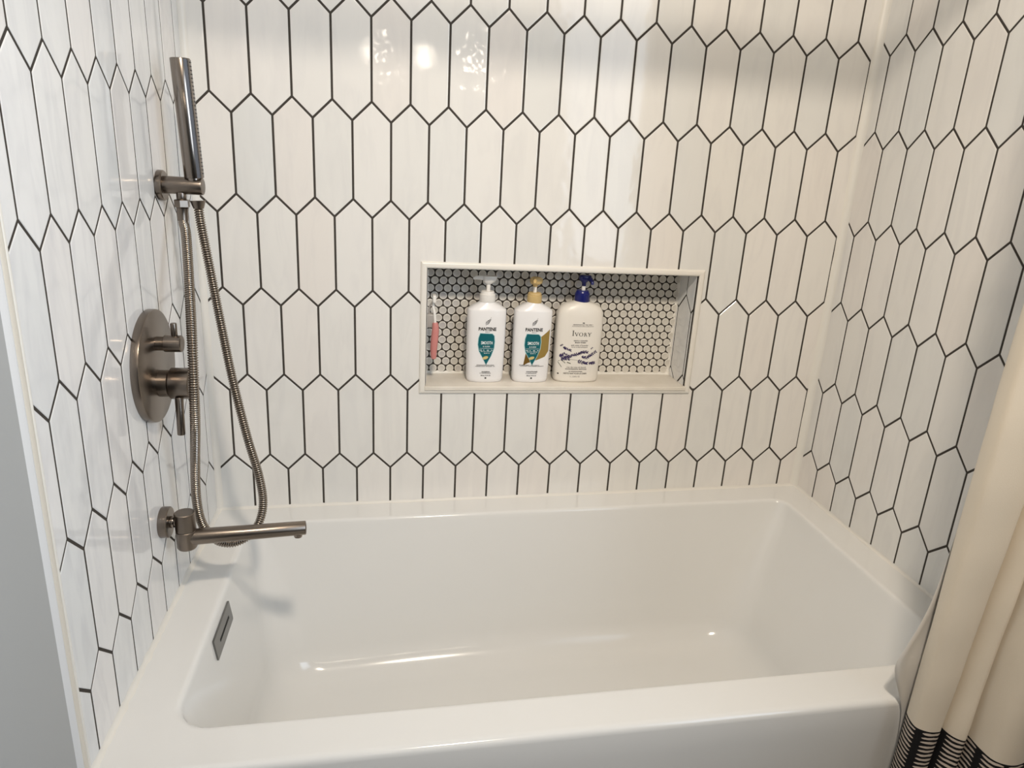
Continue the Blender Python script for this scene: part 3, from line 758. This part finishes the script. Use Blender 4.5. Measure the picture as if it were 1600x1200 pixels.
def shampoo(cx, cy, name, label, gold):
    t = thing(name, label, 'bottle', (cx, cy, SH), None)
    b = Bottle(cx, cy, PROF_P)
    body = obj('body', *b.mesh(), M_PLAST, t, smooth=50)
    if gold: pump(t, cx+0.02, cy, SH+4.93, M_GOLDP, M_PUMPW, M_GOLDP, 'gold')
    else: pump(t, cx+0.0, cy, SH+4.93, M_PUMPW, M_PUMPW, M_PUMPT, 'white')
    zt = SH+0.02
    # label sheet measured from the bottle's middle: (dx, height above the shelf)
    def R(p): return (cx+p[0], SH+p[1])
    def box2(x0, x1, h0, h1): return (cx+x0, cx+x1, SH+h0, SH+h1)
    if gold:
        g1 = [(1.02, 3.38), (0.50, 2.96), (-0.05, 2.7), (-0.1, 1.45), (0.25, 1.47), (0.78, 1.68), (1.00, 2.02)]
        decal('gold_swirl', [[R(p) for p in g1]], M_GOLD, b, body, 0.008)
        decal('gold_swirl', [[R(p) for p in [(-0.42, 1.98), (-0.20, 1.95), (0.14, 1.40), (-0.25, 1.30), (-0.55, 1.12), (-0.46, 1.6)]]], M_GOLDD, b, body, 0.009)
    drop = [(-0.42, 3.10), (0.30, 3.08), (0.42, 2.95), (0.455, 2.6), (0.43, 2.2), (0.27, 1.72), (0.02, 1.22), (0.0, 1.15), (-0.02, 1.22), (-0.20, 1.55), (-0.45, 2.0), (-0.53, 2.4), (-0.51, 2.8)]
    big = [((p[0]+0.04)*1.075-0.04, (p[1]-2.1)*1.03+2.09) for p in drop]
    decal('pale_outline', [[R(p) for p in reversed(big)]], M_AQUA, b, body, 0.013)
    decal('teal_drop', [[R(p) for p in reversed(drop)]], M_TEAL, b, body, 0.018)
    decal('golden_drop', [ell(cx-0.06, SH+1.60, 0.18, 0.095, 0.3)], M_DROP, b, body, 0.024)
    wh = text_polys('SMOOTH', *box2(-0.36, 0.34, 2.43, 2.63), bold=0.02)
    wh += text_polys('& SLEEK', *box2(-0.24, 0.20, 2.26, 2.34), bold=0.01)
    wh += [[R((-0.44, 2.175)), R((0.38, 2.175)), R((0.38, 2.19)), R((-0.44, 2.19))]]
    wh += bars(*box2(-0.43, 0.35, 2.04, 2.10), 3)+bars(*box2(-0.36, 0.28, 1.96, 2.01), 4)+bars(*box2(-0.26, 0.18, 1.86, 1.91), 5)
    decal('lettering', wh, M_WINK, b, body, 0.024)
    ink = text_polys('PANTENE', *box2(-0.53, 0.53, 3.27, 3.48), bold=0.03)
    ink += text_polys('PRO-V', *box2(-0.13, 0.15, 3.17, 3.215), bold=0.02)
    for k in range(4):
        h = 3.60+0.085*k; s = (-0.12, -0.14, -0.12, -0.01)[k]; e = (0.10, 0.15, 0.19, 0.19)[k]
        pts = [(s, h), (s+(e-s)*0.35, h+0.075), (s+(e-s)*0.65, h+0.075), (e, h+0.17)]
        if k == 3: pts = [(s, h), (0.08, h+0.06), (0.14, h+0.10), (e, h+0.22)]
        for a_, c_ in zip(pts, pts[1:]): ink.append([R(a_), R(c_), R((c_[0], c_[1]+0.030)), R((a_[0], a_[1]+0.030))])
    if gold: ink += bars(*box2(-0.78, 0.48, 1.115, 1.165), 11, fill=0.8)+bars(*box2(-0.72, 0.74, 1.06, 1.095), 12, fill=0.9)
    else: ink += bars(*box2(-0.58, 0.50, 1.10, 1.15), 13, fill=0.85)+bars(*box2(-0.65, 0.55, 1.03, 1.065), 14, fill=0.9)
    ink += text_polys('CONDITIONER' if gold else 'SHAMPOO', *(box2(-0.34, 0.38, 0.69, 0.76) if gold else box2(-0.25, 0.25, 0.67, 0.74)), bold=0.03)
    ink += bars(*box2(-0.36, 0.34, 0.60, 0.64), 15, fill=0.95)
    ink += text_polys('530 mL 17.9 FL OZ', *box2(-0.30, 0.30, 0.44, 0.51), bold=0.03)
    ink += [[R((-0.05, 0.27)), R((0.05, 0.27)), R((0.05, 0.36)), R((-0.05, 0.36))]]
    decal('lettering', ink, M_INK, b, body, 0.024, label='black lettering')
    return t
shampoo(12.70, 1.20, 'shampoo_bottle', 'white pump bottle with teal drop label and white pump, left in the niche', False)
shampoo(15.54, 1.20, 'conditioner_bottle', 'white pump bottle with teal and gold label and gold pump, middle of the niche', True)

def body_wash():
    cx, cy = 18.52, 1.38
    t = thing('body_wash_bottle', 'wide cream pump bottle with lavender sprig print and navy pump', 'bottle', (cx, cy, SH))
    b = Bottle(cx, cy, PROF_I)
    body = obj('body', *b.mesh(), M_IVORY, t, smooth=50)
    pump(t, cx+0.05, cy, SH+5.03, M_NAVY, M_PUMPW, M_NAVY, 'navy')
    S = 1/10.91/25.6                   # the print as read off the bottle, in u per read-off unit
    def R(p): return (cx-0.10+(p[0]-455)*S+0.10, SH+0.30+(1115-p[1])*S*1.02)
    def line(x0, x1, y0, y1): a_, c_ = R((x0, y1)), R((x1, y0)); return (a_[0], c_[0], a_[1], c_[1])
    ink = []
    # serif capitals: I tall, VORY small
    def poly(*pts): ink.append([R(p) for p in pts])
    def stem(x0, x1, y0, y1, se=7, h=5):
        poly((x0, y1), (x1, y1), (x1, y0), (x0, y0)); poly((x0-se, y0+h), (x0-se, y0), (x1+se, y0), (x1+se, y0+h)); poly((x0-se, y1), (x0-se, y1-h), (x1+se, y1-h), (x1+se, y1))
    stem(306, 320, 283, 372, 8, 6)
    poly((343, 318), (356, 318), (380, 378), (371, 378)); poly((380, 378), (371, 378), (394, 318), (400, 318)); poly((337, 322), (337, 316), (362, 316), (362, 322)); poly((387, 322), (387, 316), (407, 316), (407, 322))
    for k in range(20):
        a0, a1 = 2*pi*k/20, 2*pi*(k+1)/20; wi = lambda a: 8+4*abs(cos(a))
        c0 = (452+(36)*cos(a0), 348+32*sin(a0)); c1 = (452+36*cos(a1), 348+32*sin(a1)); d0 = (452+(36-wi(a0))*cos(a0), 348+(32-4)*sin(a0)); d1 = (452+(36-wi(a1))*cos(a1), 348+(32-4)*sin(a1))
        poly(c0, c1, d1, d0)
    stem(511, 521, 318, 380, 6, 5)
    for k in range(10):
        a0, a1 = -pi/2+pi*k/10, -pi/2+pi*(k+1)/10
        poly((523+22*cos(a0), 335+16*sin(a0)), (523+22*cos(a1), 335+16*sin(a1)), (523+13*cos(a1), 335+11*sin(a1)), (523+13*cos(a0), 335+11*sin(a0)))
    poly((526, 350), (536, 347), (563, 380), (550, 380))
    poly((574, 320), (586, 320), (606, 350), (597, 352)); poly((606, 350), (597, 352), (622, 320), (629, 320)); stem(596, 606, 350, 380, 6, 5); poly((568, 323), (568, 317), (592, 317), (592, 323)); poly((614, 323), (614, 317), (636, 317), (636, 323))
    ink += text_polys('BODY WASH', *line(358, 548, 478, 500), bold=0.03)
    ink += text_polys('GENTLY CLEANSES', *line(332, 578, 448, 466), bold=0.02)
    ink += text_polys('NETTOYANT POUR LE CORPS', *line(200, 610, 1022, 1046), bold=0.02)
    ink += [ell(*R((482, 152)), 20*S, 9*S), [R((462, 160)), R((502, 160)), R((482, 146))], ell(*R((110, 1046)), 13*S, 13*S)]
    decal('lettering', ink, M_INK, b, body, 0.012)
    gi = bars(*line(300, 650, 176, 192), 21, fill=0.9)+bars(*line(285, 665, 206, 216), 22, fill=0.95)
    gi += text_polys('with notes of lavender', *line(292, 600, 520, 552), shear=0.3)+bars(*line(303, 585, 566, 578), 24, fill=0.95)
    gi += text_polys('avec des notes de lavande', *line(245, 590, 906, 936), shear=0.3)+bars(*line(225, 600, 948, 966), 26, fill=0.95)
    gi += bars(*line(288, 528, 992, 1008), 27, fill=0.9)+text_polys('1 L  33.8 FL OZ', *line(315, 490, 1078, 1100))
    decal('fine_print', gi, M_GREYINK, b, body, 0.012)
    rr = random.Random(5); pet = []; stems = []
    def sprig(pts, n_, size, spread):
        pts = [Vector(p) for p in pts]
        for i in range(n_):
            t_ = i/(n_-1)*(len(pts)-1); k = min(int(t_), len(pts)-2); c = pts[k].lerp(pts[k+1], t_-k); dr = (pts[k+1]-pts[k]); ang = math.atan2(-dr.y, dr.x)
            for sgn in (-1, 1):
                a_ = ang+sgn*rr.uniform(0.6, 1.1); q = c+Vector((cos(a_), -sin(a_)))*spread*rr.uniform(0.5, 1); x, z = R(q); pet.append(ell(x, z, size*S*rr.uniform(0.8, 1.2), size*0.42*S, a_, 8))
            if rr.random() < 0.5: x, z = R(c); pet.append(ell(x, z, size*0.7*S, size*0.5*S, ang, 8))
        for a_, c_ in zip(pts, pts[1:]): stems.append([R(a_), R(c_), R((c_.x, c_.y+4)), R((a_.x, a_.y+4))])
    sprig([(250, 745), (330, 710), (430, 690), (500, 650), (585, 655)], 14, 22, 20)
    sprig([(500, 735), (590, 755), (650, 710), (740, 655)], 11, 20, 22)
    sprig([(440, 805), (520, 840), (590, 850)], 6, 24, 24); sprig([(640, 850), (730, 845)], 5, 22, 20)
    sprig([(115, 740), (180, 690)], 4, 22, 18); sprig([(120, 720), (190, 770), (265, 775)], 8, 19, 28); sprig([(150, 800), (200, 760), (240, 715)], 6, 19, 28)
    sprig([(170, 580), (210, 600), (285, 625)], 6, 19, 16); sprig([(115, 560), (145, 535)], 3, 12, 10); sprig([(655, 595), (675, 580)], 2, 13, 7)
    for a_, c_, w_ in (((95, 850), (160, 935), 14), ((245, 845), (310, 865), 16), ((150, 810), (215, 860), 8), ((100, 830), (160, 800), 8), ((290, 785), (430, 800), 4), ((185, 810), (215, 850), 6)):
        stems.append([R(a_), R(c_), R((c_[0], c_[1]-w_)), R((a_[0], a_[1]-w_))])
    decal('lavender_print', pet, M_PURPLE, b, body, 0.014); decal('stem_print', stems, M_STEM, b, body, 0.010)
body_wash()

# ------------------------------------------------------------------ razor and its holder on the niche's left cheek
hx = NX0+0.08
rh = thing('razor_holder', 'small clear grey hook block on the left side of the niche', 'holder', (hx, 0.75, -16.2))
obj('block', *box(hx, hx+0.46, 0.48, 1.05, -16.58, -15.78, 0.06), M_FROST, rh)
obj('hook', *sweep(catmull([(hx+0.12, 0.75, -15.85), (hx+0.14, 0.7, -15.4), (hx+0.30, 0.62, -15.1), (hx+0.44, 0.6, -15.35)], 6), 0.055, 10), M_FROST, rh)
rz = thing('razor', 'pink handled razor hanging in the left end of the niche', 'razor', (hx+0.38, 0.55, -16.4))
hpts = catmull([at(680, 504, 1, 0.46), at(680.5, 515, 1, 0.46), at(678.5, 535, 1, 0.46), at(677.5, 550, 1, 0.5), at(677.5, 561, 1, 0.5)], 8)
nn = len(hpts); rads = [0.13+0.10*math.sin(pi*min(1, (i/(nn-1))*1.15)**0.8) if i < nn*0.8 else 0.13+0.06*(1-(i/(nn-1)-0.8)/0.2) for i in range(nn)]
rads = [0.14, *[0.15+0.07*math.sin(pi*(i/(nn-1))**0.85) for i in range(1, nn-1)], 0.07]
obj('handle', *sweep(hpts, rads, 16), M_PINK, rz)
obj('neck', *sweep(catmull([at(680, 506, 1, 0.46), at(679, 490, 1, 0.5), at(677, 478, 1, 0.55), at(678, 470, 1, 0.55)], 6), 0.08, 12), M_PUMPW, rz)
hx2 = at(678.5, 466, 1, 0.55)
obj('head', *box(hx2[0]-0.10, hx2[0]+0.10, 0.2, 0.95, hx2[2]-0.22, hx2[2]+0.22, 0.05), M_PUMPW, rz)

# ------------------------------------------------------------------ curtain, liner, rod
RODZ = 9.35
rod = thing('curtain_rod', 'straight nickel shower curtain rod across the front of the tub', 'rod', (XL, -20.6, RODZ))
obj('tube', *cyl((XL+0.02, -20.7, RODZ), (XR-0.02, -20.7, RODZ), 0.32), M_NICKEL, rod)
for x0, x1 in ((XL-0.08, XL+0.3), (XR-0.3, XR+0.08)):
    obj('flange', *cyl((x0, -20.7, RODZ), (x1, -20.7, RODZ), 0.8), M_NICKEL, rod)
cur = thing('shower_curtain', 'cream fabric shower curtain with black and white dashed border at right', 'curtain', (31, -20.8, ZF+1.2))
# cross-section at the top of the border (x, y, x-shift per u of height)
SEC = [(27.95, -19.72, 0.0), (27.72, -19.86, 0.0), (27.56, -20.25, 0.004), (27.54, -20.62, 0.01), (27.80, -20.88, 0.03), (28.10, -20.97, 0.05), (28.36, -20.93, 0.06), (28.44, -20.6, 0.06), (28.42, -20.1, 0.06),
       (28.55, -19.98, 0.06), (28.64, -20.2, 0.06), (28.62, -20.8, 0.06), (28.72, -21.2, 0.06), (28.95, -21.44, 0.05), (29.10, -21.35, 0.045), (29.16, -20.9, 0.04), (29.15, -20.4, 0.04), (29.26, -20.3, 0.04),
       (29.36, -20.6, 0.03), (29.35, -21.2, 0.03), (29.28, -21.9, 0.03), (29.34, -22.45, 0.03), (29.70, -22.72, 0.03), (30.2, -22.72, 0.03), (30.75, -22.45, 0.03), (31.1, -21.6, 0.03), (31.3, -20.9, 0.02),
       (31.7, -20.6, 0.02), (32.1, -21.2, 0.015), (32.5, -21.9, 0.01), (33.0, -22.0, 0.008), (33.4, -21.4, 0.004), (33.7, -20.8, 0.002), (34.05, -20.8, 0)]
ZH = -27.48
def curtain_row(z):
    pts = []
    for x, y, s in SEC:
        dz = z-ZH; up_ = max(0, min(1, dz/36.5))
        xx = x+s*max(-11, min(dz, 17))
        if dz < 0: xx += 0.0
        yc = -20.8; flare = 1+0.012*max(0, -dz); yy = yc+(y-yc)*flare*(1-0.55*max(0, (dz-10)/27))
        pts.append((xx, min(yy, -19.80), z))
    return catmull(pts, 6)
DU = [-0.2, 0.1, 0.55, 0.9, 1.2, 1.5, 1.9, 2.0, 2.3, 2.7, 2.9, 3.0, 3.3, 3.7, 4.0, 4.3, 4.6, 4.9, 5.0, 5.5, 6.0, 6.4, 7.0, 7.6, 8.2, 9.0, 9.7, 10.2, 10.8, 11.5, 12.0, 12.7, 13.3, 13.7]
def dash_u(t):
    k = min(int(t), len(DU)-2); return DU[k]+(DU[k+1]-DU[k])*(t-k)
def sheet(zs, name, mt, thick, parent):
    rows = [curtain_row(z) for z in zs]; base = curtain_row(ZH); cum_ = [0]
    for i in range(1, len(base)): cum_.append(cum_[-1]+(base[i]-base[i-1]).length)
    V, F, n_ = [], [], len(base); og = origin_of(parent)
    du = [dash_u(i/6) for i in range(n_)]      # the dashes of the border are woven between the folds
    for j, r in enumerate(rows):
        for i, p in enumerate(r):
            w_ = 0.03*sin(cum_[i]*2.1+zs[j]*0.35)+0.02*sin(zs[j]*0.9+cum_[i])+0.022*sin(cum_[i]*1.3-zs[j]*1.7)*sin(zs[j]*0.6+cum_[i]*0.4)
            V.append(G((p.x+w_*0.6, min(p.y+w_, -19.74), p.z))-og)
    me = bpy.data.meshes.new(name); uv = []
    for j in range(len(rows)-1):
        for i in range(n_-1):
            F.append((j*n_+i, j*n_+i+1, (j+1)*n_+i+1, (j+1)*n_+i)); uv += [(du[i], zs[j]-ZH), (du[i+1], zs[j]-ZH), (du[i+1], zs[j+1]-ZH), (du[i], zs[j+1]-ZH)]
    me.from_pydata(V, [], F); ul = me.uv_layers.new(name='UVMap')
    for k, c_ in enumerate(uv): ul.data[k].uv = c_
    for p in me.polygons: p.use_smooth = True
    me.materials.append(mt); o = bpy.data.objects.new(name, me); C.objects.link(o); o.parent = parent
    sm = o.modifiers.new('thickness', 'SOLIDIFY'); sm.thickness = thick*U; sm.offset = 0
    return o
def lin(a, b, n): return [a+(b-a)*i/n for i in range(n+1)]
sheet([ZH, ZH+0.03]+lin(ZH+0.2, RODZ-0.9, 60), 'cloth', M_CLOTH, 0.03, cur)
sheet(lin(ZF+1.2, ZH-0.15, 26)+[ZH-0.01, ZH+0.02], 'dashed_border', M_STRIPE, 0.04, cur)
# inner liner between curtain and tub, its lower part drawn a little to the left over the rim
lin_ = thing('curtain_liner', 'plain white inner liner showing as a sliver left of the cream curtain', 'shower liner', (31, -19.8, ZF+2))
def liner():
    V, F = [], []
    key = [(RODZ-0.9, 28.6), (-5, 28.4), (-15, 28.15), (-20, 27.95), (-22.3, 27.75), (-23.6, 27.45), (-24.6, 27.1), (-25.3, 26.88), (-26.0, 27.05), (-26.8, 27.4), (-28, 27.8), (-31, 28.0), (ZF+2, 28.0)]
    edge = catmull([(x, 0, z) for z, x in key], 4); zs = [p.z for p in edge]
    for p in edge:
        for k in range(25):
            x = p.x+(34.0-p.x)*k/24; V.append((x, -19.57+0.05*sin(k*1.1), p.z))
    n_ = 25
    for j in range(len(zs)-1): F += [(j*n_+k, j*n_+k+1, (j+1)*n_+k+1, (j+1)*n_+k) for k in range(n_-1)]
    return V, F
lo = obj('sheet', *liner(), M_LINER, lin_, smooth=60)
sm = lo.modifiers.new('thickness', 'SOLIDIFY'); sm.thickness = 0.01*U; sm.offset = 0
